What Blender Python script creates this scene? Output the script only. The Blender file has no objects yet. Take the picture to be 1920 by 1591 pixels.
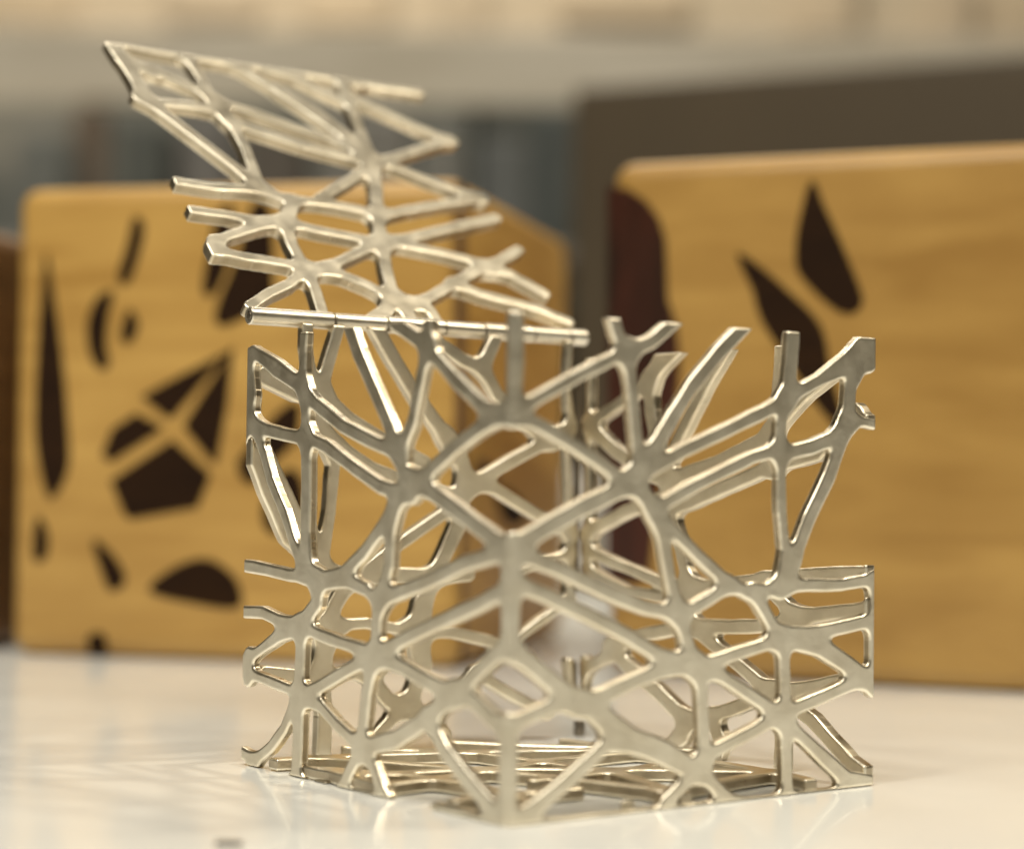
import bpy, bmesh, math, random
import numpy as np
from mathutils import Vector, Matrix
random.seed(4); rng = np.random.RandomState(4)
C = bpy.context.scene.collection
S = bpy.context.scene

# ---------------------------------------------------------------- camera
CAM = np.array([-0.187046, -0.250264, 0.052806])
YAW, PIT, ROL, FPX = 0.928819, 0.029294, 0.0114445, 3794.29      # focal length in pixels of a 1920 wide frame
A, B, HW, HH = 0.0813, 0.0834, 0.07971, 0.08429                  # cube width, depth, wall height, hinge height
LTH, LLEN = 0.785908, 0.0860                                     # lid lean past the vertical, lid length
_F = np.array([math.cos(PIT)*math.cos(YAW), math.cos(PIT)*math.sin(YAW), math.sin(PIT)])
_R0 = np.array([math.sin(YAW), -math.cos(YAW), 0.0]); _U0 = np.cross(_R0, _F)
RV = math.cos(ROL)*_R0 + math.sin(ROL)*_U0
UV = -math.sin(ROL)*_R0 + math.cos(ROL)*_U0
cd = bpy.data.cameras.new('camera'); cam = bpy.data.objects.new('camera', cd); C.objects.link(cam)
M = Matrix(((RV[0], UV[0], -_F[0], CAM[0]), (RV[1], UV[1], -_F[1], CAM[1]), (RV[2], UV[2], -_F[2], CAM[2]), (0, 0, 0, 1)))
cam.matrix_world = M
cd.sensor_fit = 'HORIZONTAL'; cd.sensor_width = 36.0; cd.lens = FPX/1920*36
cd.clip_start = 0.01; cd.clip_end = 50
cd.dof.use_dof = True; cd.dof.focus_distance = 0.372
cd.dof.aperture_fstop = 7.9; cd.dof.aperture_blades = 0
S.camera = cam

# ---------------------------------------------------------------- world, lamps, exposure
W = bpy.data.worlds.new('World'); S.world = W; W.use_nodes = True
bg = W.node_tree.nodes['Background']; bg.inputs[0].default_value = (0.60, 0.50, 0.31, 1); bg.inputs[1].default_value = 0.11
S.view_settings.view_transform = 'Standard'; S.view_settings.look = 'None'
S.view_settings.exposure = 0.0; S.view_settings.gamma = 1.0
def lamp(name, loc, target, size, power, col, sizey=None):
    l = bpy.data.lights.new(name, 'AREA'); l.shape = 'RECTANGLE' if sizey else 'DISK'; l.size = size
    if sizey: l.size_y = sizey
    l.energy = power; l.color = col
    o = bpy.data.objects.new(name, l); C.objects.link(o); o.location = loc
    d = Vector(target) - Vector(loc); o.rotation_euler = d.to_track_quat('-Z', 'Y').to_euler()
    return o
right = Vector((_R0[0], _R0[1], 0)); fwd = Vector((math.cos(YAW), math.sin(YAW), 0)); up = Vector((0, 0, 1))
CEN = Vector((0.04, 0.041, 0.0))
def rel(r, f, u): return CEN + right*r + fwd*f + up*u
lamp('ceiling_spot_right', rel(1.05, 0.12, 1.5), CEN, 0.16, 12.5, (1.0, 0.89, 0.69))
lamp('ceiling_spot_left', rel(-0.7, -0.75, 1.6), CEN, 0.26, 8.0, (1.0, 0.89, 0.71))
lamp('ceiling_panel', rel(-0.15, -0.75, 2.2), rel(0, 0.15, 0), 1.7, 48, (1.0, 0.945, 0.82), 1.1)
lamp('far_ceiling_fill', rel(0.1, 2.5, 2.15), CEN, 1.5, 7, (1.0, 0.92, 0.78), 0.45)  # added fill lamp standing in for the lit far wall and ceiling
lamp('room_lamps', rel(-0.4, 2.2, 2.4), rel(-0.3, 3.6, 0.3), 1.2, 56, (1.0, 0.91, 0.75), 0.8)

# ---------------------------------------------------------------- helpers
def ray(px, py):
    return _F + RV*((px-960)/FPX) - UV*((py-795.5)/FPX)
def hit(px, py, p0, n):
    d = ray(px, py); p0 = np.array(p0, float); n = np.array(n, float)
    return CAM + d*(((p0-CAM)@n)/(d@n))
def tab(px, py, z=0.0): return Vector(hit(px, py, (0, 0, z), (0, 0, 1)))
def mesh_obj(name, verts, faces, mat, parent=None, smooth=True):
    me = bpy.data.meshes.new(name); me.from_pydata([tuple(v) for v in verts], [], faces); me.update()
    me.materials.append(mat)
    if smooth: me.polygons.foreach_set('use_smooth', [True]*len(me.polygons))
    o = bpy.data.objects.new(name, me); C.objects.link(o)
    if parent is not None: o.parent = parent
    return o
def bm_obj(name, bm, mat, parent=None, smooth=False):
    me = bpy.data.meshes.new(name); bmesh.ops.recalc_face_normals(bm, faces=bm.faces); bm.to_mesh(me); bm.free(); me.materials.append(mat)
    if smooth: me.polygons.foreach_set('use_smooth', [True]*len(me.polygons))
    o = bpy.data.objects.new(name, me); C.objects.link(o)
    if parent is not None: o.parent = parent
    return o
def empty(name, loc, label, cat, group=None, rotz=0.0):
    o = bpy.data.objects.new(name, None); C.objects.link(o); o.location = loc; o.rotation_euler = (0, 0, rotz)
    o.empty_display_size = 0.01; o['label'] = label; o['category'] = cat
    if group: o['group'] = group
    return o
def mat(name):
    m = bpy.data.materials.new(name); m.use_nodes = True
    return m, m.node_tree.nodes, m.node_tree.links, m.node_tree.nodes['Principled BSDF']

# ---------------------------------------------------------------- materials
def silver(name, base, rough, dark=0.72, worn=0.12):
    m, N, L, P = mat(name)
    P.inputs['Metallic'].default_value = 1.0
    tc = N.new('ShaderNodeTexCoord')
    n1 = N.new('ShaderNodeTexNoise'); n1.inputs['Scale'].default_value = 110; n1.inputs['Detail'].default_value = 6
    n2 = N.new('ShaderNodeTexNoise'); n2.inputs['Scale'].default_value = 240; n2.inputs['Detail'].default_value = 2
    mp = N.new('ShaderNodeMapping'); mp.inputs['Scale'].default_value = (1, 1, 0.22)
    n3 = N.new('ShaderNodeTexNoise'); n3.inputs['Scale'].default_value = 2600; n3.inputs['Detail'].default_value = 2
    L.new(tc.outputs['Object'], n1.inputs['Vector']); L.new(tc.outputs['Object'], n2.inputs['Vector'])
    L.new(tc.outputs['Object'], mp.inputs['Vector']); L.new(mp.outputs['Vector'], n3.inputs['Vector'])
    cr = N.new('ShaderNodeValToRGB'); cr.color_ramp.elements[0].position = 0.30; cr.color_ramp.elements[1].position = 0.62
    cr.color_ramp.elements[0].color = (base[0]*dark, base[1]*dark*0.97, base[2]*dark*0.92, 1)
    cr.color_ramp.elements[1].color = (*base, 1)
    L.new(n1.outputs['Fac'], cr.inputs['Fac']); L.new(cr.outputs['Color'], P.inputs['Base Color'])
    mr = N.new('ShaderNodeMapRange'); mr.inputs['To Min'].default_value = rough-worn*0.6; mr.inputs['To Max'].default_value = rough+worn
    mr.inputs['From Min'].default_value = 0.3; mr.inputs['From Max'].default_value = 0.7
    L.new(n2.outputs['Fac'], mr.inputs['Value']); L.new(mr.outputs['Result'], P.inputs['Roughness'])
    b1 = N.new('ShaderNodeBump'); b1.inputs['Strength'].default_value = 0.05; b1.inputs['Distance'].default_value = 0.00006
    b2 = N.new('ShaderNodeBump'); b2.inputs['Strength'].default_value = 0.28; b2.inputs['Distance'].default_value = 0.00022
    n4 = N.new('ShaderNodeTexNoise'); n4.inputs['Scale'].default_value = 330; n4.inputs['Detail'].default_value = 2
    L.new(tc.outputs['Object'], n4.inputs['Vector'])
    L.new(n3.outputs['Fac'], b1.inputs['Height']); L.new(n4.outputs['Fac'], b2.inputs['Height'])
    L.new(b2.outputs['Normal'], b1.inputs['Normal']); L.new(b1.outputs['Normal'], P.inputs['Normal'])
    return m
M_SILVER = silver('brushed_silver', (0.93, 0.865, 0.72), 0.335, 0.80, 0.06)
M_WALL = silver('shaded_unpolished_silver', (0.60, 0.52, 0.39), 0.31, 0.55, 0.10)  # unpolished sides of the openings, colour darkened further for their shade
M_TUBE = silver('polished_silver_tube', (0.80, 0.75, 0.65), 0.34, 0.75, 0.05)
for nd in M_TUBE.node_tree.nodes:
    if nd.type == 'BUMP': nd.inputs['Strength'].default_value = 0.0
M_PIN = silver('dark_pin_metal', (0.25, 0.22, 0.18), 0.45)  # dark metal, also supplies the dark of the rear slot and hinge gaps

m, N, L, P = mat('white_glossy_top'); M_TABLE = m
P.inputs['Base Color'].default_value = (0.865, 0.88, 0.87, 1); P.inputs['Roughness'].default_value = 0.16
P.inputs['Coat Weight'].default_value = 0.25; P.inputs['Coat Roughness'].default_value = 0.03
tc = N.new('ShaderNodeTexCoord'); n = N.new('ShaderNodeTexNoise'); n.inputs['Scale'].default_value = 30; n.inputs['Detail'].default_value = 8
L.new(tc.outputs['Object'], n.inputs['Vector'])
mr = N.new('ShaderNodeMapRange'); mr.inputs['To Min'].default_value = 0.12; mr.inputs['To Max'].default_value = 0.24
L.new(n.outputs['Fac'], mr.inputs['Value']); L.new(mr.outputs['Result'], P.inputs['Roughness'])

def wood(name, c0, c1, axis_scale=(1.2, 1.2, 9), rough=0.42, scale=16):
    m, N, L, P = mat(name)
    tc = N.new('ShaderNodeTexCoord'); mp = N.new('ShaderNodeMapping'); mp.inputs['Scale'].default_value = axis_scale
    L.new(tc.outputs['Object'], mp.inputs['Vector'])
    n1 = N.new('ShaderNodeTexNoise'); n1.inputs['Scale'].default_value = scale; n1.inputs['Detail'].default_value = 7; n1.inputs['Distortion'].default_value = 0.6
    L.new(mp.outputs['Vector'], n1.inputs['Vector'])
    n2 = N.new('ShaderNodeTexNoise'); n2.inputs['Scale'].default_value = 14; n2.inputs['Detail'].default_value = 3
    L.new(tc.outputs['Object'], n2.inputs['Vector'])
    mx = N.new('ShaderNodeMath'); mx.operation = 'MULTIPLY_ADD'; mx.inputs[1].default_value = 0.6
    ml = N.new('ShaderNodeMath'); ml.operation = 'MULTIPLY'; ml.inputs[1].default_value = 0.4
    L.new(n2.outputs['Fac'], ml.inputs[0]); L.new(n1.outputs['Fac'], mx.inputs[0]); L.new(ml.outputs['Value'], mx.inputs[2])
    cr = N.new('ShaderNodeValToRGB'); cr.color_ramp.elements[0].position = 0.35; cr.color_ramp.elements[1].position = 0.65
    cr.color_ramp.elements[0].color = (*c0, 1); cr.color_ramp.elements[1].color = (*c1, 1)
    L.new(mx.outputs['Value'], cr.inputs['Fac']); L.new(cr.outputs['Color'], P.inputs['Base Color'])
    P.inputs['Roughness'].default_value = rough
    b = N.new('ShaderNodeBump'); b.inputs['Strength'].default_value = 0.15; b.inputs['Distance'].default_value = 0.0004
    L.new(n1.outputs['Fac'], b.inputs['Height']); L.new(b.outputs['Normal'], P.inputs['Normal'])
    return m
M_MAPLE = wood('honey_maple', (0.42, 0.235, 0.055), (0.60, 0.37, 0.105))
M_EBONY =  wood('dark_inlay', (0.014, 0.005, 0.001), (0.026, 0.010, 0.002), rough=0.7)
for m_ in (M_EBONY,): m_.node_tree.nodes['Principled BSDF'].inputs['Specular IOR Level'].default_value = 0.15
M_MAPLE_DARK = wood('amber_maple', (0.34, 0.185, 0.042), (0.50, 0.30, 0.082), (1.5, 1.5, 7), scale=12)
M_JOINT = wood('glue_line', (0.10, 0.05, 0.018), (0.16, 0.08, 0.03))
M_MAHOG = wood('mahogany_inlay', (0.016, 0.006, 0.003), (0.075, 0.018, 0.009), (6, 6, 0.8), 0.3)
def plain(name, c, rough=0.6, c2=None, scale=6, streak=(1, 1, 1)):
    m, N, L, P = mat(name)
    tc = N.new('ShaderNodeTexCoord'); mp = N.new('ShaderNodeMapping'); mp.inputs['Scale'].default_value = streak
    n = N.new('ShaderNodeTexNoise'); n.inputs['Scale'].default_value = scale; n.inputs['Detail'].default_value = 5
    L.new(tc.outputs['Object'], mp.inputs['Vector']); L.new(mp.outputs['Vector'], n.inputs['Vector'])
    cr = N.new('ShaderNodeValToRGB'); cr.color_ramp.elements[0].position = 0.35; cr.color_ramp.elements[1].position = 0.65
    c2 = c2 or tuple(x*0.85 for x in c)
    cr.color_ramp.elements[0].color = (*c2, 1); cr.color_ramp.elements[1].color = (*c, 1)
    L.new(n.outputs['Fac'], cr.inputs['Fac']); L.new(cr.outputs['Color'], P.inputs['Base Color'])
    P.inputs['Roughness'].default_value = rough
    return m

# ---------------------------------------------------------------- lattice panels
RES = 0.00025
def lattice(name, paths, wu, wv, org, ua, va, na, T, parent, mat_, k=0.0022, inset=0.0001, vmin=0.0, default=2.3, seed=0, rnd=0.00035, slim=1.0, fillet=0.0):
    """union of bars (polylines in metres in the panel's own plane), blended at the joints, cut to the panel's
    rectangle and given thickness T with rounded edges.  org + u*ua + v*va is the reference face, na points into the metal."""
    nu = int((wu)/RES)+5; nv = int((wv-vmin)/RES)+5
    us = np.arange(nu)*RES - 2*RES; vs = np.arange(nv)*RES - 2*RES + vmin
    U, V = np.meshgrid(us, vs, indexing='ij')
    f = np.full(U.shape, 1.0)
    for w, pts in paths:
        d = np.full(U.shape, 1.0)
        for i in range(len(pts)-1):
            (x0, y0), (x1, y1) = pts[i], pts[i+1]
            r0 = (w[i]*1.04+0.10)*slim/2000; r1 = (w[i+1]*1.04+0.10)*slim/2000
            dx, dy = x1-x0, y1-y0; l2 = dx*dx+dy*dy+1e-12
            t = np.clip(((U-x0)*dx+(V-y0)*dy)/l2, 0, 1)
            # bars are a little slimmer mid-span, as the castings are
            dd = np.hypot(U-x0-t*dx, V-y0-t*dy) - (r0+(r1-r0)*t)
            d = np.minimum(d, dd)
        h = np.clip(0.5+0.5*(f-d)/k, 0, 1)
        f = f*(1-h)+d*h - k*h*(1-h)
    r2 = np.random.RandomState(seed)
    for s in range(7):                                             # hand-filed unevenness
        a, b, p = r2.uniform(-900, 900), r2.uniform(-900, 900), r2.uniform(0, 6)
        f = f + 0.00002*np.sin(a*U+b*V+p)
    f = np.maximum(f, U-(wu-inset))
    f = np.maximum(f, np.maximum(vmin+inset-V, V-(wv-inset)))
    if fillet:                                                     # the corner edge is a soft fillet, each panel carries half of it
        g = f; f = np.maximum(f, 0.2929*fillet-U)
    else:
        f = np.maximum(f, inset-U); g = f
    f = np.where(np.abs(f) < 1e-8, 1e-8, f)
    ins = f < 0
    # marching squares
    idx = -np.ones((nu, nv), int); ids = np.argwhere(ins); idx[ins] = np.arange(len(ids))
    P2 = [(us[i], vs[j]) for i, j in ids]; D = [-g[i, j] for i, j in ids]
    def cross(i0, j0, i1, j1, memo={}):
        pass
    emap = {}
    def ev(i0, j0, i1, j1):
        if (i0, j0) > (i1, j1): i0, j0, i1, j1 = i1, j1, i0, j0
        key = (i0, j0, i1, j1)
        if key in emap: return emap[key]
        a, b = f[i0, j0], f[i1, j1]; t = min(max(a/(a-b), 0.08), 0.92)
        P2.append((us[i0]+(us[i1]-us[i0])*t, vs[j0]+(vs[j1]-vs[j0])*t)); D.append(max(0.0, -(g[i0, j0]+(g[i1, j1]-g[i0, j0])*t)) if fillet and (us[i0] < fillet) else 0.0)
        emap[key] = len(P2)-1; return emap[key]
    faces = []; segs = []
    cnt = ins[:-1, :-1].astype(int)+ins[1:, :-1]+ins[1:, 1:]+ins[:-1, 1:]
    for i, j in np.argwhere(cnt == 4):
        faces.append((idx[i, j], idx[i+1, j], idx[i+1, j+1], idx[i, j+1]))
    for i, j in np.argwhere((cnt > 0) & (cnt < 4)):
        cs = [(i, j), (i+1, j), (i+1, j+1), (i, j+1)]; poly = []; bd = []
        for q in range(4):
            c0, c1 = cs[q], cs[(q+1) % 4]
            if ins[c0]: poly.append((idx[c0], 0))
            if ins[c0] != ins[c1]: poly.append((ev(*c0, *c1), 1))
        if cnt[i, j] == 2 and len(poly) == 6: pass
        ids_ = [p[0] for p in poly]; faces.append(tuple(ids_))
        n_ = len(poly)
        for q in range(n_):
            if poly[q][1] and poly[(q+1) % n_][1]: segs.append((poly[q][0], poly[(q+1) % n_][0]))
    P2 = np.array(P2); D = np.array(D)
    e = np.clip(D/rnd, 0, 1); drop = rnd*(1-np.sqrt(np.clip(1-(1-e)**2, 0, 1)))
    org = np.array(org, float); ua = np.array(ua, float); va = np.array(va, float); na = np.array(na, float)
    base = org + P2[:, :1]*ua + P2[:, 1:]*va
    if fillet:
        e_ = np.clip(fillet-P2[:, 0], 0, fillet); base = base + (fillet-np.sqrt(np.maximum(fillet**2-e_**2, 0)))[:, None]*na
    front = base + drop[:, None]*na; back = base + (T-drop)[:, None]*na
    nV = len(P2)
    verts = np.vstack([front, back])
    fl = [tuple(reversed(q)) for q in faces] ; bl = [tuple(x+nV for x in q) for q in faces]
    # two strips of wall so that the side stays flat between the rounded edges
    bidx = {}
    for s in segs:
        for x in s:
            if x not in bidx: bidx[x] = len(bidx)
    order = sorted(bidx, key=lambda x: bidx[x])
    eps = 0.00010
    m1 = base[order] + (rnd+eps)*na; m2 = base[order] + (T-rnd-eps)*na
    o1 = 2*nV; o2 = o1+len(order)
    verts = np.vstack([verts, m1, m2]); wl = []
    for a_, b_ in segs:
        wl += [(a_, b_, o1+bidx[b_], o1+bidx[a_]), (o1+bidx[a_], o1+bidx[b_], o2+bidx[b_], o2+bidx[a_]), (o2+bidx[a_], o2+bidx[b_], b_+nV, a_+nV)]
    # orientation: make (ua x va) . na decide
    if np.cross(ua, va)@na < 0:
        fl = [tuple(reversed(q)) for q in fl]; bl = [tuple(reversed(q)) for q in bl]; wl = [tuple(reversed(q)) for q in wl]
    o = mesh_obj(name, verts, [tuple(int(x) for x in q) for q in fl+bl+wl], mat_, parent)
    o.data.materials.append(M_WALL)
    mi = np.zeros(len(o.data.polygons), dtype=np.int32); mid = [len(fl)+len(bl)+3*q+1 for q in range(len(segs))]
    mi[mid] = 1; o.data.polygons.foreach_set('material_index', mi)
    return o

def conv(data, p0, n, ua, va, default):
    """bars traced on the face seen in the photograph -> coordinates in that face's own plane, in metres"""
    out = []; p0 = np.array(p0, float); ua = np.array(ua, float); va = np.array(va, float)
    for item in data:
        w = default
        if isinstance(item[0], (int, float)): w, item = item[0], item[1:]
        elif isinstance(item[0], list): w, item = item[0], item[1:]
        pts = []
        for q in item:
            h = hit(q[0], q[1], p0, n) - p0
            pts.append((h@ua, h@va))
        ws = list(w) if isinstance(w, list) else [w]*len(pts)
        if len(ws) == 2 and len(pts) > 2: ws = list(np.linspace(ws[0], ws[1], len(pts)))
        out.append((ws, pts))
    return out

T = 0.0024
TF = 0.0018
# front right face (plane y = 0)
FR = [
 (3.8, (965, 570), (967, 680), (962, 775)),
 (2.2, (962, 775), (1005, 750), (1085, 705), (1165, 665), (1185, 655)),
 (2.5, (1150, 585), (1160, 625), (1178, 660)), (2.5, (1178, 660), (1225, 640), (1262, 608), (1290, 585)),
 (2.4, (1178, 660), (1187, 720), (1194, 800), (1200, 870)),
 (2.4, (955, 775), (1010, 795), (1060, 822), (1120, 862), (1170, 900)),
 ([3.0, 2.9, 2.7, 2.7, 2.7, 2.7], (1195, 890), (1235, 830), (1262, 785), (1300, 725), (1349, 664), (1420, 590)),
 (2.4, (1215, 885), (1284, 845), (1362, 808), (1440, 770), (1474, 750)),
 (2.9, (1492, 600), (1486, 680), (1480, 750)),
 ([2.4, 2.4, 4.2, 5.0], (1480, 745), (1540, 712), (1592, 680), (1650, 625)),
 ([4.5, 2.8, 3.0, 2.6], (1622, 665), (1597, 725), (1592, 780), (1600, 790)), (2.4, (1636, 640), (1634, 685)), (2.0, (1592, 785), (1650, 797)),
 (2.8, (1592, 790), (1562, 822), (1525, 838), (1475, 850)),
 (2.4, (1474, 752), (1466, 800), (1466, 850)),
 (2.3, (1466, 843), (1414, 857), (1310, 909), (1245, 945)),
 (2.2, (1466, 850), (1468, 960), (1474, 1030), (1472, 1090)),
 (2.9, (1590, 800), (1571, 854), (1557, 893), (1520, 971), (1498, 1030), (1480, 1070)),
 (3.4, (1488, 1050), (1470, 1098)),
 (2.3, (1465, 1100), (1520, 1096), (1580, 1096), (1650, 1084)),
 (1.7, (1640, 1080), (1638, 1180), (1638, 1296)),
 (2.4, (1225, 955), (1266, 995), (1315, 1045), (1362, 1088), (1400, 1108), (1462, 1103)),
 (2.4, (1370, 1098), (1330, 1124), (1289, 1148)),
 (2.5, (1415, 1110), (1440, 1152), (1462, 1192)),
 (2.5, (1462, 1192), (1510, 1188), (1570, 1178), (1650, 1160)),
 ([3.4, 3.6, 3.4, 3.0], (1470, 1195), (1540, 1212), (1590, 1245), (1645, 1285)),
 (2.4, (1472, 1200), (1474, 1270), (1474, 1340)),
 (2.3, (1462, 1200), (1400, 1220), (1320, 1245)),
 ([3.4, 3.0, 2.5, 2.6, 2.8], (1190, 905), (1228, 950), (1246, 1010), (1260, 1090), (1275, 1150)),
 (2.6, (1275, 1150), (1290, 1200), (1305, 1245)),
 (3.0, (1185, 905), (1150, 925), (1092, 953), (1027, 990), (957, 1031)),
 (2.6, (957, 1031), (1040, 1062), (1145, 1112), (1215, 1140), (1275, 1150)),
 (4.6, (956, 1031), (955, 1130), (953, 1210)),
 (2.6, (956, 1088), (1020, 1114), (1100, 1150), (1180, 1192), (1240, 1228), (1300, 1245)),
 (3.4, (953, 1210), (1010, 1255), (1053, 1290), (1090, 1318)),
 (2.7, (1090, 1318), (1140, 1302), (1190, 1277), (1240, 1258), (1305, 1245)),
 (2.6, (1085, 1315), (1045, 1322), (985, 1348), (950, 1368)),
 (3.0, (1090, 1318), (1130, 1338), (1160, 1380)),
 (2.6, (1160, 1375), (1118, 1417), (1060, 1470), (1005, 1515), (950, 1550)),
 (3.0, (1130, 1345), (1190, 1380), (1250, 1405), (1310, 1445)),
 (2.5, (1160, 1392), (1215, 1405), (1270, 1430)),
 (2.5, (1305, 1245), (1318, 1290), (1322, 1380), (1318, 1440)),
 (2.5, (1310, 1250), (1357, 1268), (1410, 1303), (1466, 1340)),
 (2.5, (1466, 1340), (1540, 1308), (1595, 1284), (1650, 1270)),
 (2.4, (1466, 1342), (1400, 1378), (1341, 1408), (1315, 1440)),
 (2.5, (1474, 1340), (1477, 1420), (1478, 1495)),
 ([2.6, 2.6, 2.8, 3.2, 3.2], (1470, 1345), (1505, 1380), (1552, 1425), (1590, 1460), (1630, 1466)),
 (2.2, (1310, 1445), (1285, 1470), (1252, 1502)), (2.6, (1315, 1445), (1345, 1475), (1385, 1515)),
 (1.2, (945, 1550), (1150, 1530), (1400, 1502), (1632, 1475)),
 (4.2, (950, 1368), (950, 1460), (947, 1555)),
]
# front left face (plane x = 0)
FL = [
 (4.2, (965, 570), (965, 680), (960, 775)),
 (2.5, (955, 778), (905, 765), (850, 712), (800, 655)),
 (2.4, (800, 575), (800, 650)), (2.6, (716, 585), (742, 610), (798, 650)),
 (2.6, (799, 645), (787, 700), (770, 790), (748, 845)),
 (3.0, (636, 565), (668, 660), (698, 730), (728, 800), (745, 848)),
 (3.3, (745, 845), (752, 880), (768, 905)),
 (2.6, (950, 772), (900, 800), (850, 838), (800, 885), (768, 907)),
 (2.9, (768, 905), (806, 922), (884, 982), (952, 1031)),
 (2.6, (768, 905), (740, 945), (729, 1000), (726, 1060), (712, 1115)),
 ([2.6, 2.6, 2.6, 2.6, 3.0, 3.6, 2.4], (745, 848), (712, 836), (640, 800), (590, 758), (560, 722), (515, 690), (474, 660)),
 (2.2, (570, 590), (566, 660), (565, 725)), (2.6, (565, 725), (570, 775), (572, 820)),
 (2.5, (572, 820), (610, 838), (664, 880), (710, 912), (768, 930)),
 (2.5, (572, 822), (530, 815), (495, 805), (470, 790)),
 (3.8, (464, 672), (464, 700), (468, 742), (462, 800), (452, 830)),
 (2.4, (474, 800), (492, 850), (505, 900), (530, 960), (545, 1010), (565, 1070)),
 (3.2, (572, 820), (572, 920), (570, 1000), (574, 1070)),
 (2.4, (590, 1082), (540, 1078), (500, 1068), (445, 1058)),
 (2.7, (590, 1090), (640, 1075), (680, 1035), (715, 985), (740, 940)),
 (3.2, (570, 1060), (590, 1088)),
 (2.4, (590, 1090), (650, 1090), (685, 1105), (706, 1130)),
 (3.2, (592, 1090), (592, 1130), (560, 1172)),
 (2.4, (560, 1172), (520, 1162), (490, 1148), (445, 1146)),
 ([3.4, 2.6, 2.2, 2.2], (560, 1175), (520, 1192), (485, 1218), (455, 1240)), (2.2, (464, 1225), (462, 1275)), (2.0, (460, 1260), (505, 1278), (560, 1300)),
 (3.0, (562, 1180), (560, 1240), (558, 1300)),
 (2.3, (560, 1172), (600, 1192), (640, 1205), (700, 1225)),
 (2.8, (712, 1115), (704, 1160), (700, 1230)),
 (2.7, (712, 1122), (795, 1092), (870, 1056), (957, 1031)),
 (2.6, (700, 1228), (760, 1195), (820, 1166), (900, 1130), (958, 1095)),
 (2.5, (700, 1230), (650, 1255), (600, 1285), (558, 1305)),
 (2.9, (698, 1230), (684, 1300), (674, 1400)),
 (2.9, (700, 1230), (750, 1250), (800, 1278), (850, 1300)),
 (2.8, (850, 1300), (890, 1262), (925, 1228), (955, 1210)),
 (2.9, (850, 1300), (890, 1318), (922, 1350), (952, 1368)),
 (3.2, (850, 1300), (800, 1345), (740, 1385), (676, 1402)),
 (2.8, (800, 1345), (832, 1411), (880, 1470), (945, 1545)),
 (3.2, (558, 1302), (556, 1380), (552, 1480)),
 (2.2, (553, 1308), (530, 1365), (505, 1400), (470, 1430)), (2.2, (474, 1425), (448, 1408)),
 (2.4, (556, 1302), (600, 1325), (628, 1358), (676, 1402)),
 (2.5, (676, 1402), (655, 1440), (632, 1490)), (2.5, (676, 1402), (698, 1440), (718, 1500)),
 (2.0, (540, 1462), (605, 1476)), (2.0, (640, 1486), (720, 1500)), (2.2, (812, 1516), (905, 1540), (945, 1548)),
 (4.6, (956, 1031), (955, 1130), (953, 1210)),
 (4.6, (950, 1368), (950, 1460), (947, 1555)),
]
# rear left face (y = B), inner side seen
BL = [
 (2.4, (642, 600), (618, 680), (604, 745)), (3.6, (606, 740), (560, 735), (500, 705)),
 (3.0, (606, 740), (655, 785), (700, 815), (745, 840), (800, 870)),
 (3.4, (604, 745), (598, 800)),
 (3.0, (592, 790), (651, 848), (700, 880), (760, 905), (850, 930)),
 (3.0, (700, 600), (745, 680), (785, 745), (825, 800), (860, 850)),
 (2.2, (580, 590), (578, 650), (590, 740)),
 (2.2, (598, 800), (629, 870), (621, 960), (606, 1060)), (1.6, (586, 830), (584, 940), (592, 1060)),
 (2.0, (462, 818), (500, 920), (540, 1010), (600, 1065)), (2.2, (500, 840), (540, 925), (580, 1010)),
 (3.0, (604, 1062), (660, 1085), (742, 1078), (820, 1082), (880, 1075)),
 (2.3, (665, 1085), (745, 1025), (845, 955)),
 (3.2, (875, 900), (862, 985), (820, 1075), (795, 1135), (775, 1180)),
 (3.4, (775, 1180), (798, 1245), (768, 1325)), (3.0, (795, 1130), (800, 1180), (788, 1245)),
 (3.0, (768, 1322), (730, 1312), (690, 1265)), (2.4, (760, 1328), (735, 1350), (697, 1392)), (3.2, (768, 1325), (800, 1345), (835, 1378)),
 (3.2, (650, 1100), (625, 1145), (608, 1180)),
 (2.0, (600, 1172), (690, 1168), (768, 1182)), (2.3, (768, 1182), (850, 1185), (925, 1203), (1000, 1240)),
 (3.0, (608, 1180), (606, 1260), (612, 1340), (608, 1410)),
 (2.6, (500, 1262), (600, 1272), (660, 1262), (720, 1252)), (2.2, (600, 1250), (640, 1180)),
 (2.8, (930, 640), (908, 690), (935, 740), (985, 790), (1040, 830)), (2.6, (820, 640), (870, 675), (908, 690)),
 (2.4, (1040, 822), (960, 865), (880, 912)), (3.2, (842, 820), (870, 870), (880, 915)),
 (2.4, (880, 905), (930, 915), (1010, 965), (1075, 1000)),
 ([1.6, 1.3, 1.9, 1.3, 1.5, 2.0], (1070, 640), (1066, 720), (1072, 790), (1066, 850), (1072, 960), (1070, 1125)), (1.5, (1070, 1240), (1072, 1300)),
 (2.4, (1072, 800), (1030, 825)), (1.7, (1072, 1038), (1020, 1052), (960, 1080)), (1.8, (1070, 1122), (1030, 1155), (975, 1195), (900, 1262), (800, 1345)),
 (2.2, (895, 1262), (955, 1298), (1030, 1338)),
]
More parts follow.
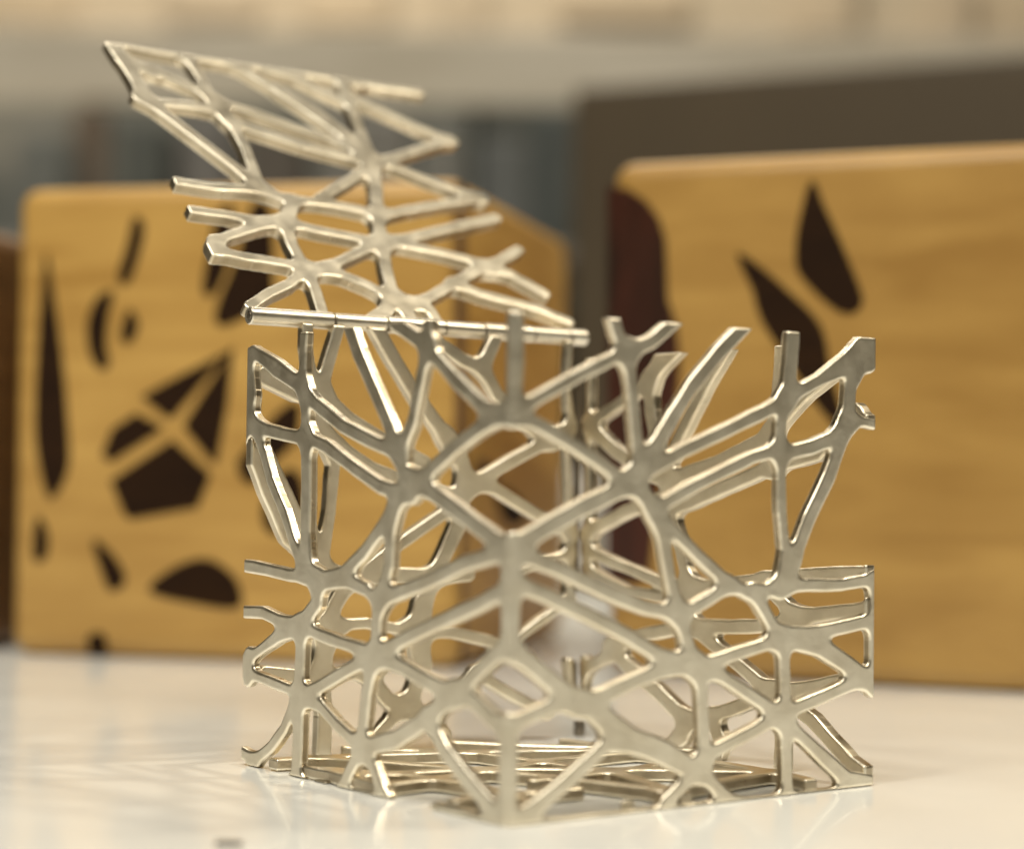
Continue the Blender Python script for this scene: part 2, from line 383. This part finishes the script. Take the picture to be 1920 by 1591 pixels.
# rear right face (x = A), inner side seen
BR = [
 ([1.6, 1.3, 1.7, 1.5, 1.8], (1101, 640), (1101, 760), (1098, 860), (1100, 1000), (1097, 1085)), (1.5, (1092, 1235), (1090, 1300)),
 (2.6, (1295, 625), (1250, 672), (1214, 712)), (2.6, (1252, 640), (1228, 680), (1212, 715)), (2.8, (1213, 712), (1216, 770), (1228, 830), (1235, 880)),
 (2.4, (1100, 795), (1150, 762), (1215, 715)), (2.8, (1100, 795), (1150, 845), (1205, 885), (1260, 905)),
 (2.8, (1462, 620), (1459, 700), (1450, 790), (1440, 820)),
 (2.6, (1372, 630), (1320, 720), (1275, 810), (1245, 880)),
 (2.6, (1655, 615), (1580, 680), (1510, 735), (1450, 800)), (2.2, (1645, 625), (1643, 690)), (2.0, (1600, 780), (1655, 800)),
 (2.8, (1250, 900), (1340, 868), (1440, 818)), (2.6, (1270, 950), (1340, 920), (1440, 875)), (2.8, (1440, 815), (1446, 880)),
 (2.6, (1440, 875), (1530, 850), (1600, 770)),
 (2.6, (1092, 1002), (1170, 958), (1250, 930)), (2.1, (1096, 1030), (1150, 1056), (1240, 1092), (1300, 1100)),
 (2.0, (1096, 1068), (1170, 1108), (1250, 1122), (1300, 1104)),
 (2.6, (1290, 1100), (1350, 1098), (1430, 1085), (1480, 1080), (1560, 1075), (1640, 1075)),
 (2.6, (1290, 1172), (1370, 1175), (1440, 1172), (1500, 1155), (1560, 1148), (1650, 1140)), (2.6, (1430, 1095), (1475, 1140), (1505, 1160)),
 (2.8, (1285, 1100), (1288, 1172)), (2.6, (1290, 1172), (1360, 1228), (1440, 1296)), (2.6, (1250, 950), (1270, 1020), (1288, 1100)),
 (2.6, (1440, 1296), (1380, 1325), (1320, 1345)), (2.6, (1440, 1296), (1520, 1288), (1580, 1276), (1645, 1266)),
 (3.0, (1140, 1210), (1170, 1245), (1232, 1298), (1284, 1351)), (2.4, (1096, 1252), (1140, 1228)), (2.6, (1140, 1215), (1200, 1190), (1290, 1172)),
 ([3.2, 4.0, 3.0], (1284, 1351), (1275, 1378), (1250, 1402)), (3.0, (1284, 1351), (1330, 1345), (1348, 1390), (1336, 1430)),
 (2.8, (1452, 1300), (1462, 1360), (1460, 1450)), (2.6, (1452, 1300), (1520, 1350), (1590, 1430), (1630, 1460)),
 (2.6, (1638, 1080), (1634, 1180), (1634, 1260)),
]
# base lattice, upper side at z = 2.1 mm
BASE = [
 (2.8, (470, 1424), (700, 1412), (1000, 1404), (1365, 1402)), (2.6, (545, 1458), (900, 1438), (1200, 1440), (1460, 1444)),
 (2.6, (560, 1415), (800, 1432), (1000, 1450), (1240, 1478)), (2.4, (640, 1478), (820, 1456), (1050, 1420), (1250, 1400)),
 (2.4, (500, 1432), (760, 1450), (900, 1470), (1000, 1500)), (2.4, (1000, 1460), (1180, 1440), (1340, 1410)),
 (2.6, (1240, 1480), (1340, 1462), (1455, 1444)), (2.6, (1060, 1385), (1300, 1420), (1460, 1446), (1560, 1470)),
 (2.4, (650, 1398), (900, 1410), (1150, 1445), (1300, 1490)), (2.4, (810, 1505), (900, 1490), (1080, 1475)),
 (2.4, (850, 1388), (1000, 1395), (1200, 1400)), (2.4, (1080, 1525), (1180, 1500), (1320, 1490), (1480, 1482)),
 (2.6, (820, 1500), (700, 1470), (620, 1440)),
]
# lid, inner face seen
sL, cL = math.sin(LTH), math.cos(LTH)
LID = [
 (2.0, (205, 76), (300, 96), (350, 105), (440, 119), (530, 130), (640, 148)), (2.4, (665, 153), (730, 163), (788, 172)), (2.4, (640, 148), (670, 153)),
 (2.2, (500, 127), (555, 143), (610, 172), (650, 190)),
 ([2.6, 3.4, 3.4, 3.4], (214, 84), (238, 118), (258, 150), (272, 180)), ([2.2, 2.6, 2.2], (222, 96), (250, 118), (290, 135)),
 (2.3, (235, 112), (300, 135), (365, 163), (405, 188)),
 (2.3, (352, 106), (372, 135), (392, 172), (405, 188)),
 (2.4, (262, 180), (300, 190), (365, 197), (405, 205), (435, 225)), (3.2, (405, 188), (425, 215)),
 (2.3, (405, 188), (480, 210), (545, 233), (620, 258), (700, 298)),
 (2.3, (432, 225), (470, 240), (570, 272), (640, 290), (700, 305)),
 (2.1, (440, 119), (518, 165), (590, 215), (665, 270)), (2.0, (530, 172), (600, 210), (670, 262)),
 (2.5, (270, 182), (330, 226), (390, 272), (440, 310), (482, 345)),
 (2.3, (435, 228), (460, 275), (478, 320), (486, 345)),
 (2.4, (328, 338), (400, 349), (460, 352), (505, 356)),
 (2.4, (485, 348), (520, 366), (558, 373), (620, 380), (680, 392), (708, 402)),
 (2.8, (552, 375), (538, 412)), (2.4, (354, 391), (420, 400), (480, 411), (538, 414)),
 (2.2, (535, 412), (480, 424), (430, 440), (404, 452)), ([2.6, 2.4], (406, 450), (402, 468)), (2.4, (402, 468), (460, 480), (530, 491), (575, 500)),
 (2.7, (535, 415), (548, 455), (572, 500)),
 (2.4, (538, 416), (600, 430), (670, 444), (718, 452)),
 (2.3, (575, 502), (630, 492), (680, 468), (718, 454)),
 (2.2, (575, 502), (545, 530), (505, 548), (470, 572)),
 (2.4, (575, 502), (592, 540), (608, 592)),
 (2.4, (578, 504), (640, 512), (690, 532), (735, 556)),
 (2.8, (700, 300), (706, 350), (709, 405), (716, 450)), (2.2, (603, 368), (650, 340), (695, 312)),
 (2.6, (718, 452), (725, 500), (738, 552)),
 (3.0, (738, 552), (725, 580), (700, 598)), (3.2, (738, 552), (760, 575), (775, 605)), (2.8, (738, 552), (780, 568)),
 (2.4, (778, 567), (812, 553), (856, 527), (910, 499)), (2.6, (780, 567), (808, 580), (825, 606)),
 (2.4, (718, 452), (752, 456), (830, 472), (880, 485), (910, 495)),
 (2.4, (910, 497), (940, 487), (974, 467)), (2.6, (905, 498), (960, 513), (1022, 548)),
 (2.5, (850, 530), (905, 550), (960, 564), (1010, 577), (1068, 601)),
 (2.5, (722, 452), (770, 444), (850, 425), (932, 407)),
 (2.3, (710, 403), (770, 391), (840, 379), (905, 371)), (2.3, (702, 298), (760, 318), (830, 346), (905, 371)),
 (2.4, (702, 302), (745, 293), (800, 275), (848, 262)), (2.3, (848, 262), (790, 240), (720, 208), (655, 180)),
 (2.6, (640, 148), (655, 185), (675, 240), (700, 300)),
]
box = empty('lattice_box', (0, 0, 0), 'open cube box of silver metal lattice with its lid tilted back, on white table', 'jewellery box')
fr = lattice('side_panel', conv(FR, (0, 0, 0), (0, 1, 0), (1, 0, 0), (0, 0, 1), 2.3), A, HW, (0, 0, 0), (1, 0, 0), (0, 0, 1), (0, 1, 0), TF, box, M_SILVER, k=0.0021, seed=1, rnd=0.00036, slim=0.94, fillet=0.0019)
fl = lattice('side_panel', conv(FL, (0, 0, 0), (1, 0, 0), (0, 1, 0), (0, 0, 1), 2.3), B, HW, (0, 0, 0), (0, 1, 0), (0, 0, 1), (1, 0, 0), TF, box, M_SILVER, k=0.0021, seed=2, rnd=0.00036, slim=0.95, fillet=0.0019)
bl = lattice('side_panel', conv(BL, (0, B-T, 0), (0, 1, 0), (1, 0, 0), (0, 0, 1), 2.3), A-0.0022, HH-0.0013, (0, B-T, 0), (1, 0, 0), (0, 0, 1), (0, 1, 0), T, box, M_SILVER, seed=3)
br = lattice('side_panel', conv(BR, (A-T, 0, 0), (1, 0, 0), (0, 1, 0), (0, 0, 1), 2.3), B-0.0006, HW-0.0004, (A-T, 0, 0), (0, 1, 0), (0, 0, 1), (1, 0, 0), T, box, M_SILVER, seed=4)
ba = lattice('base_panel', conv(BASE, (0, 0, 0.0023), (0, 0, 1), (1, 0, 0), (0, 1, 0), 2.3), A-0.0008, B-0.0008, (0.0004, 0.0004, 0.0023), (1, 0, 0), (0, 1, 0), (0, 0, -1), 0.0021, box, M_SILVER, seed=5)
LD = (0, sL, cL); LN = (0, cL, -sL)
LO = (-0.0012, B, HH)
lid = lattice('lid', conv(LID, LO, LN, (1, 0, 0), LD, 2.3), A+0.0030, LLEN+0.0010, LO, (1, 0, 0), LD, LN, T, box, M_SILVER, seed=6, vmin=0.0013, rnd=0.00022)
lid['label'] = 'lattice lid leaning back on its hinge'

# hinge tubes along the top of the rear left wall
def tube(name, x0, x1, y, z, ro, ri, mat_, parent, seg=28, bev=0.00022):
    prof = [(x0, ri), (x0, ro-bev), (x0+bev, ro), (x1-bev, ro), (x1, ro-bev), (x1, ri)] if ri > 0 else [(x0, 0.00005), (x0, ro-bev), (x0+bev, ro), (x1-bev, ro), (x1, ro-bev), (x1, 0.00005)]
    vs = []; fs = []; n = len(prof)
    for s in range(seg):
        a = 2*math.pi*s/seg
        for (x, r) in prof: vs.append((x, y+r*math.cos(a), z+r*math.sin(a)))
    for s in range(seg):
        t = (s+1) % seg
        for q in range(n if ri > 0 else n-1):
            q2 = (q+1) % n; fs.append((s*n+q, s*n+q2, t*n+q2, t*n+q))
    bm = bmesh.new(); bv = [bm.verts.new(v) for v in vs]
    for f_ in fs: bm.faces.new([bv[i] for i in f_])
    o = bm_obj(name, bm, mat_, parent)
    me = o.data; me.polygons.foreach_set('use_smooth', [True]*len(me.polygons))
    try: me.set_sharp_from_angle(angle=math.radians(35))
    except Exception: pass
    return o
hy, hz = B-0.0002, HH-0.0005
def hx(px):
    h = hit(px, 600, (0, B, HH), (0, 1, 0)); return h[0]
cuts = [463, 622, 722, 830, 905, 998, 1065, 1097]
for i in range(len(cuts)-1):
    tube('hinge_knuckle', hx(cuts[i])+0.00024, hx(cuts[i+1])-0.00024, hy, hz, 0.00170 if i % 2 == 0 else 0.00158, 0.0009, M_TUBE, box)
tube('hinge_pin', hx(463)+0.0003, hx(1097)-0.0003, hy, hz, 0.0008, 0, M_PIN, box)
def boxbm(x0, x1, y0, y1, z0, z1, bev=0.0, seg=2):
    bm = bmesh.new(); r = bmesh.ops.create_cube(bm, size=1.0)
    for v in bm.verts: v.co = Vector(((x0+x1)/2+v.co.x*(x1-x0), (y0+y1)/2+v.co.y*(y1-y0), (z0+z1)/2+v.co.z*(z1-z0)))
    if bev > 0: bmesh.ops.bevel(bm, geom=list(bm.edges), offset=bev, segments=seg, affect='EDGES', profile=0.5)
    return bm
# dark rod added for the shade in the rear slot, hinge rod and catch below
pb = hit(1082, 800, (0, B-0.0012, 0), (0, 1, 0))
def zat(py): return float(hit(1082, py, (0, B-0.0012, 0), (0, 1, 0))[2])
for ya, yb in ((690, 1110), (1238, 1300)):
    tp = tube('slot_dark_rod', 0, zat(ya)-zat(yb), 0, 0, 0.00055, 0, M_PIN, box, 14)
    tp.rotation_euler = (0, -math.pi/2, 0); tp.location = (pb[0], pb[1], zat(yb))
bm_obj('corner_catch', boxbm(A-0.0023, A-0.0003, B-0.0022, B-0.0004, 0.0002, 0.0036, 0.0004), M_PIN, box, True)

# ---------------------------------------------------------------- table
TH = 0.75
tb = bm_obj('table', boxbm(-1.2, 1.2, -1.2, 1.05, -0.04, 0.0, 0.004), M_TABLE, None)
tb.rotation_euler = (0, 0, YAW-math.pi/2)
tb['kind'] = 'structure'; tb['label'] = 'white glossy table top under the box'
floor = mesh_obj('floor', [(-8, -8, -TH), (9, -8, -TH), (9, 9, -TH), (-8, 9, -TH)], [(0, 1, 2, 3)], plain('floor_grey', (0.30, 0.26, 0.21), 0.5), None, False)
floor['kind'] = 'structure'

# ---------------------------------------------------------------- wooden boxes
def spline(pts, n=6):
    out = []; m_ = len(pts)
    for i in range(m_):
        p0, p1, p2, p3 = [np.array(pts[(i+q) % m_], float) for q in (-1, 0, 1, 2)]
        for s in range(n):
            t = s/n
            out.append(0.5*((2*p1)+(-p0+p2)*t+(2*p0-5*p1+4*p2-p3)*t*t+(-p0+3*p1-3*p2+p3)*t**3))
    return out
def rounded_box(name, w, d, h, r, mat_, parent, y0=0.0, z0=0.0):
    return bm_obj(name, boxbm(0, w, y0, d, z0, h, r, 5), mat_, parent, True)
def wooden_box(pl, pr, ptop, depth, label, inlays, side_inlays=(), group='maple boxes standing behind the silver box', r=0.006, mats=None, pwidth=None, bodymat=None):
    """pl, pr: left and right foot of the front face on the table; ptop: a point of the top edge above pl"""
    a = tab(*pl); b = tab(*pr); v = b-a; w = v.length; ux = v.normalized(); uy = Vector((-ux.y, ux.x, 0))
    top = hit(ptop[0], ptop[1], a, uy)[2]
    root = empty('wooden_box', a, label, 'wooden box', group, math.atan2(v.y, v.x))
    lh = top*0.80
    W_ = pwidth or w
    rounded_box('body', W_, depth, top, r, bodymat or M_MAPLE, root)
    def inlay(pts, mat_, smooth_n, face='front'):
        loc = []
        if smooth_n == 0 and mat_ is M_EBONY:
            cx_ = sum(q[0] for q in pts)/len(pts); cy_ = sum(q[1] for q in pts)/len(pts)
            pts = [(cx_+(q[0]-cx_)*1.09, cy_+(q[1]-cy_)*1.09) for q in pts]
        for q in pts:
            if face == 'front':
                h_ = Vector(hit(q[0], q[1], a, uy)) - a; loc.append((h_@ux, h_.z))
            else:
                h_ = Vector(hit(q[0], q[1], a+ux*W_, ux)) - a; loc.append((h_@uy, h_.z))
        if smooth_n: loc = [tuple(x) for x in spline(loc, smooth_n)]
        loc = [(x, max(z, 0.0012)) for x, z in loc]
        n_ = len(loc); e = 0.00035; dp = 0.002
        if face == 'front':
            fr_ = [(x, -e, z) for x, z in loc]; bk = [(x, dp, z) for x, z in loc]
        else:
            fr_ = [(W_+e, x, z) for x, z in loc]; bk = [(W_-dp, x, z) for x, z in loc]
        bm = bmesh.new(); f1 = [bm.verts.new(p) for p in fr_]; f2 = [bm.verts.new(p) for p in bk]
        bm.faces.new(f1); bm.faces.new(list(reversed(f2)))
        for i in range(n_): bm.faces.new((f1[i], f2[i], f2[(i+1) % n_], f1[(i+1) % n_]))
        bmesh.ops.triangulate(bm, faces=[f_ for f_ in bm.faces if len(f_.verts) > 4])
        return bm_obj('inlay', bm, mat_, root)
    for it in inlays: inlay(it[1], it[0], it[2])
    for it in side_inlays: inlay(it[1], it[0], it[2], 'side')
    return root, W_, top
E_ = M_EBONY
left_inlays = [
 (E_, [(88, 475), (102, 560), (116, 660), (128, 800), (128, 880), (94, 935), (72, 860), (66, 780), (72, 640), (80, 540)], 3),
 (E_, [(252, 408), (270, 420), (266, 460), (242, 528), (222, 522), (238, 462)], 4),
 (E_, [(212, 546), (203, 590), (192, 630), (206, 680), (190, 692), (170, 665), (164, 610), (182, 560)], 4),
 (E_, [(243, 580), (260, 610), (244, 642), (226, 630)], 4),
 (E_, [(410, 395), (440, 392), (428, 490), (404, 548), (380, 545), (394, 460)], 3),
 (E_, [(475, 382), (508, 395), (512, 500), (505, 560), (425, 610), (404, 585), (445, 480)], 3),
 (E_, [(272, 742), (340, 705), (425, 662), (410, 680), (325, 778), (315, 776)], 0),
 (E_, [(434, 660), (424, 760), (405, 862), (398, 860), (350, 800), (352, 790)], 0),
 (E_, [(196, 850), (214, 805), (255, 778), (300, 802), (296, 808), (212, 862)], 0),
 (E_, [(216, 902), (322, 832), (388, 892), (372, 920), (366, 948), (250, 968), (240, 960)], 0),
 (E_, [(445, 872), (470, 835), (520, 775), (560, 755), (556, 820), (520, 860), (472, 908)], 3),
 (E_, [(495, 940), (535, 880), (566, 900), (570, 985), (520, 1002), (496, 985)], 3),
 (E_, [(70, 968), (90, 1000), (86, 1045), (62, 1045)], 4),
 (E_, [(175, 1012), (212, 1040), (236, 1085), (210, 1108), (192, 1075)], 3),
 (E_, [(280, 1106), (330, 1062), (390, 1048), (442, 1085), (448, 1138), (360, 1130)], 4),
 (E_, [(168, 1190), (195, 1188), (198, 1218), (182, 1228), (166, 1218)], 3),
]
b1, W1, top1 = wooden_box((14, 1226), (858, 1254), (22, 352), 0.150,
   'honey maple box with many scattered dark inlays and a cross-shaped one, at left', left_inlays,
   [(E_, [(925, 915), (960, 925), (985, 965), (970, 985), (945, 975)], 3), (M_MAHOG, [(895, 860), (930, 880), (925, 905), (900, 915)], 3), (M_JOINT, [(866, 345), (872, 350), (872, 1232), (866, 1236)], 0)])
right_inlays = [
 (E_, [(1522, 338), (1545, 385), (1575, 450), (1612, 540), (1616, 570), (1595, 588), (1560, 575), (1500, 515), (1492, 470), (1500, 410)], 3),
 (E_, [(1382, 476), (1425, 500), (1480, 548), (1540, 612), (1558, 700), (1585, 800), (1545, 775), (1480, 680), (1428, 600), (1412, 545)], 3),
]
MH = M_MAHOG
b2, W2, top2 = wooden_box((1136, 1262), (1905, 1299), (1146, 303), 0.15,
   'honey maple box with two dark petal inlays and mahogany at its left edge', right_inlays +
   [(MH, [(1139, 350), (1180, 356), (1212, 378), (1236, 410), (1248, 450), (1250, 500), (1252, 560), (1268, 610), (1276, 680), (1268, 760), (1250, 840), (1236, 920), (1226, 1000), (1216, 1085), (1188, 1095), (1139, 1085)], 0)],
   pwidth=0.155, bodymat=M_MAPLE_DARK)
b3, W3, top3 = wooden_box((-330, 1212), (-45, 1222), (-300, 430), 0.035, 'dark brown wooden box just cut by the left edge of the picture',
   [(MH, [(-90, 500), (-52, 480), (-50, 820), (-80, 800)], 0)], bodymat=wood('walnut', (0.10, 0.05, 0.02), (0.19, 0.10, 0.04)))

# a small dark crumb lying near the front edge of the picture
cp_ = tab(430, 1583); bm = bmesh.new(); bmesh.ops.create_icosphere(bm, subdivisions=3, radius=1.0)
for v in bm.verts:
    n_ = 1+0.25*math.sin(3.1*v.co.x+1)*math.cos(2.3*v.co.y+4*v.co.z); v.co = Vector((v.co.x*0.0022*n_, v.co.y*0.0011*n_, v.co.z*0.00035*n_+0.00034))
cr_ = bm_obj('crumb', bm, M_PIN, None, True); cr_.location = cp_; cr_.rotation_euler = (0, 0, YAW-math.pi/2)
cr_['label'] = 'small dark crumb on the white table at the bottom left'; cr_['category'] = 'crumb'

# ---------------------------------------------------------------- what stands further back
def slab(name, r0, r1, f0, f1, z0, z1, mat_, label=None, cat=None, kind=None, bev=0.004, parent=None, group=None):
    bm = boxbm(r0, r1, f0, f1, z0, z1, bev, 2)
    o = bm_obj(name, bm, mat_, parent, False)
    if parent is None:
        o.rotation_euler = (0, 0, YAW-math.pi/2); o.location = (CAM[0], CAM[1], 0)
    if kind: o['kind'] = kind
    if label: o['label'] = label; o['category'] = cat
    if group: o['group'] = group
    return o
def RX(px, d): return (px-960)/FPX*d
def ZY(py, d): return CAM[2] + d*(math.tan(PIT) + (795.5-py)/FPX)
d = 1.30
case = slab('display_case', 0, 0.85, 0, 0.3, 0.0, ZY(160, d), plain('taupe_lacquer', (0.060, 0.042, 0.021), 0.55), 'dark taupe display case standing behind the right maple box', 'display case')
cp = np.array(CAM) + d*_F + RV*RX(1066, d); case.location = (cp[0], cp[1], 0); case.rotation_euler = (0, 0, YAW-math.pi/2-math.radians(24))
d = 1.0
slab('white_block', RX(1010, d), RX(1135, d), d, d+0.03, 0.0, ZY(880, d), plain('off_white_paint', (0.38, 0.355, 0.32)), 'low pale block standing between the two maple boxes', 'block')
d = 2.6
grey = plain('blue_grey_cabinet', (0.20, 0.20, 0.175), 0.6, (0.12, 0.13, 0.12), 5)
slab('cabinet', RX(180, d), RX(880, d), d, d+0.5, -TH, ZY(205, d), grey, 'blurred grey cabinet behind the raised lid', 'cabinet')
slab('cabinet', RX(895, d), RX(1400, d), d+0.02, d+0.5, -TH, ZY(190, d), plain('slate_cabinet', (0.085, 0.09, 0.08), 0.6, (0.06, 0.065, 0.055), 9), 'blurred slate grey cabinet beside the dark display case', 'cabinet')
slab('wooden_post', RX(140, d), RX(192, d), d-0.03, d+0.03, -TH, ZY(215, d), plain('brown_post', (0.17, 0.12, 0.08)), 'narrow brown post at the left end of the grey cabinet', 'post')
slab('pale_cabinet', RX(-400, d), RX(132, d), d+0.03, d+0.5, -TH, ZY(190, d), plain('pale_grey_cabinet', (0.36, 0.34, 0.29), 0.6, (0.13, 0.14, 0.13), 4, (1, 1, 2.5)), 'pale grey cabinet at the far left of the background', 'cabinet')
slab('worktop', RX(-500, d), RX(2600, d), d+0.05, d+0.6, ZY(190, d)+0.004, ZY(38, d), plain('pale_worktop', (0.66, 0.61, 0.52), 0.5, (0.50, 0.45, 0.36), 3, (1, 1, 5)), 'long pale grey counter in the blurred background', 'counter')
d = 3.6
wall = slab('wall', RX(-1500, d), RX(3600, d), d, d+0.1, -TH, 2.6, plain('beige_wall', (0.52, 0.43, 0.31), 0.7, (0.42, 0.36, 0.27), 1.1, (1, 1, 4)), kind='structure')
prints = [(-60, 120, -60, 60, (0.58, 0.44, 0.24)), (300, 470, -90, 50, (0.36, 0.31, 0.24)), (560, 720, -60, 55, (0.60, 0.46, 0.27)), (820, 900, -90, 62, (0.34, 0.30, 0.23)), (1040, 1280, -40, 40, (0.50, 0.40, 0.27)), (1480, 1600, -90, 60, (0.36, 0.32, 0.25)), (1750, 1820, -60, 110, (0.27, 0.245, 0.215)), (1860, 2000, -60, 80, (0.60, 0.50, 0.33))]
words = ['leftmost pale print on the far wall', 'grey brown print on the wall above the raised lid', 'yellowish print on the wall above the lid', 'narrow grey print in the middle of the wall', 'wide beige print right of the middle of the wall', 'greyish print on the wall above the dark case', 'narrow dark grey print high at right', 'cream print at the right edge of the wall']
for (x0, x1, y0, y1, c), w_ in zip(prints, words):
    slab('wall_print', RX(x0, d-0.03), RX(x1, d-0.03), d-0.03, d-0.005, ZY(y1, d), ZY(y0, d), plain('print_colour', tuple(0.1*a_+0.9*b_ for a_, b_ in zip(c, (0.49, 0.40, 0.285))), 0.6), w_, 'print', group='blurred prints on the far wall')
d = 2.35
items = [(215, 300, 335, 232, (0.10, 0.11, 0.10), 'small dark grey crate behind the left end of the lid'), (330, 420, 335, 215, (0.21, 0.20, 0.19), 'mid grey crate behind the lid'), (450, 560, 335, 240, (0.13, 0.11, 0.09), 'brownish crate behind the middle of the lid'), (600, 760, 335, 215, (0.24, 0.23, 0.21), 'wide light grey crate behind the lid'), (790, 850, 335, 235, (0.24, 0.235, 0.215), 'pale crate right of the lid tip'), (890, 985, 420, 262, (0.13, 0.14, 0.14), 'bluish crate above the left maple box corner'), (1000, 1050, 420, 205, (0.07, 0.085, 0.085), 'dark teal crate beside the display case'), (20, 110, 345, 260, (0.17, 0.18, 0.17), 'grey green crate at the far left')]
shelf = slab('shelf_board', RX(-300, d), RX(1200, d), d-0.05, d+0.2, ZY(470, d)-0.02, ZY(470, d), plain('shelf_grey', (0.2, 0.19, 0.17)), 'long grey shelf carrying crates, mostly hidden by the maple boxes', 'shelf')
for (x0, x1, y1, y0, c, w_) in items:
    slab('crate', RX(x0, d), RX(x1, d), d, d+0.12, ZY(470, d), ZY(y0, d), plain('crate_colour', c, 0.6), w_, 'crate', group='crates on the shelf behind')
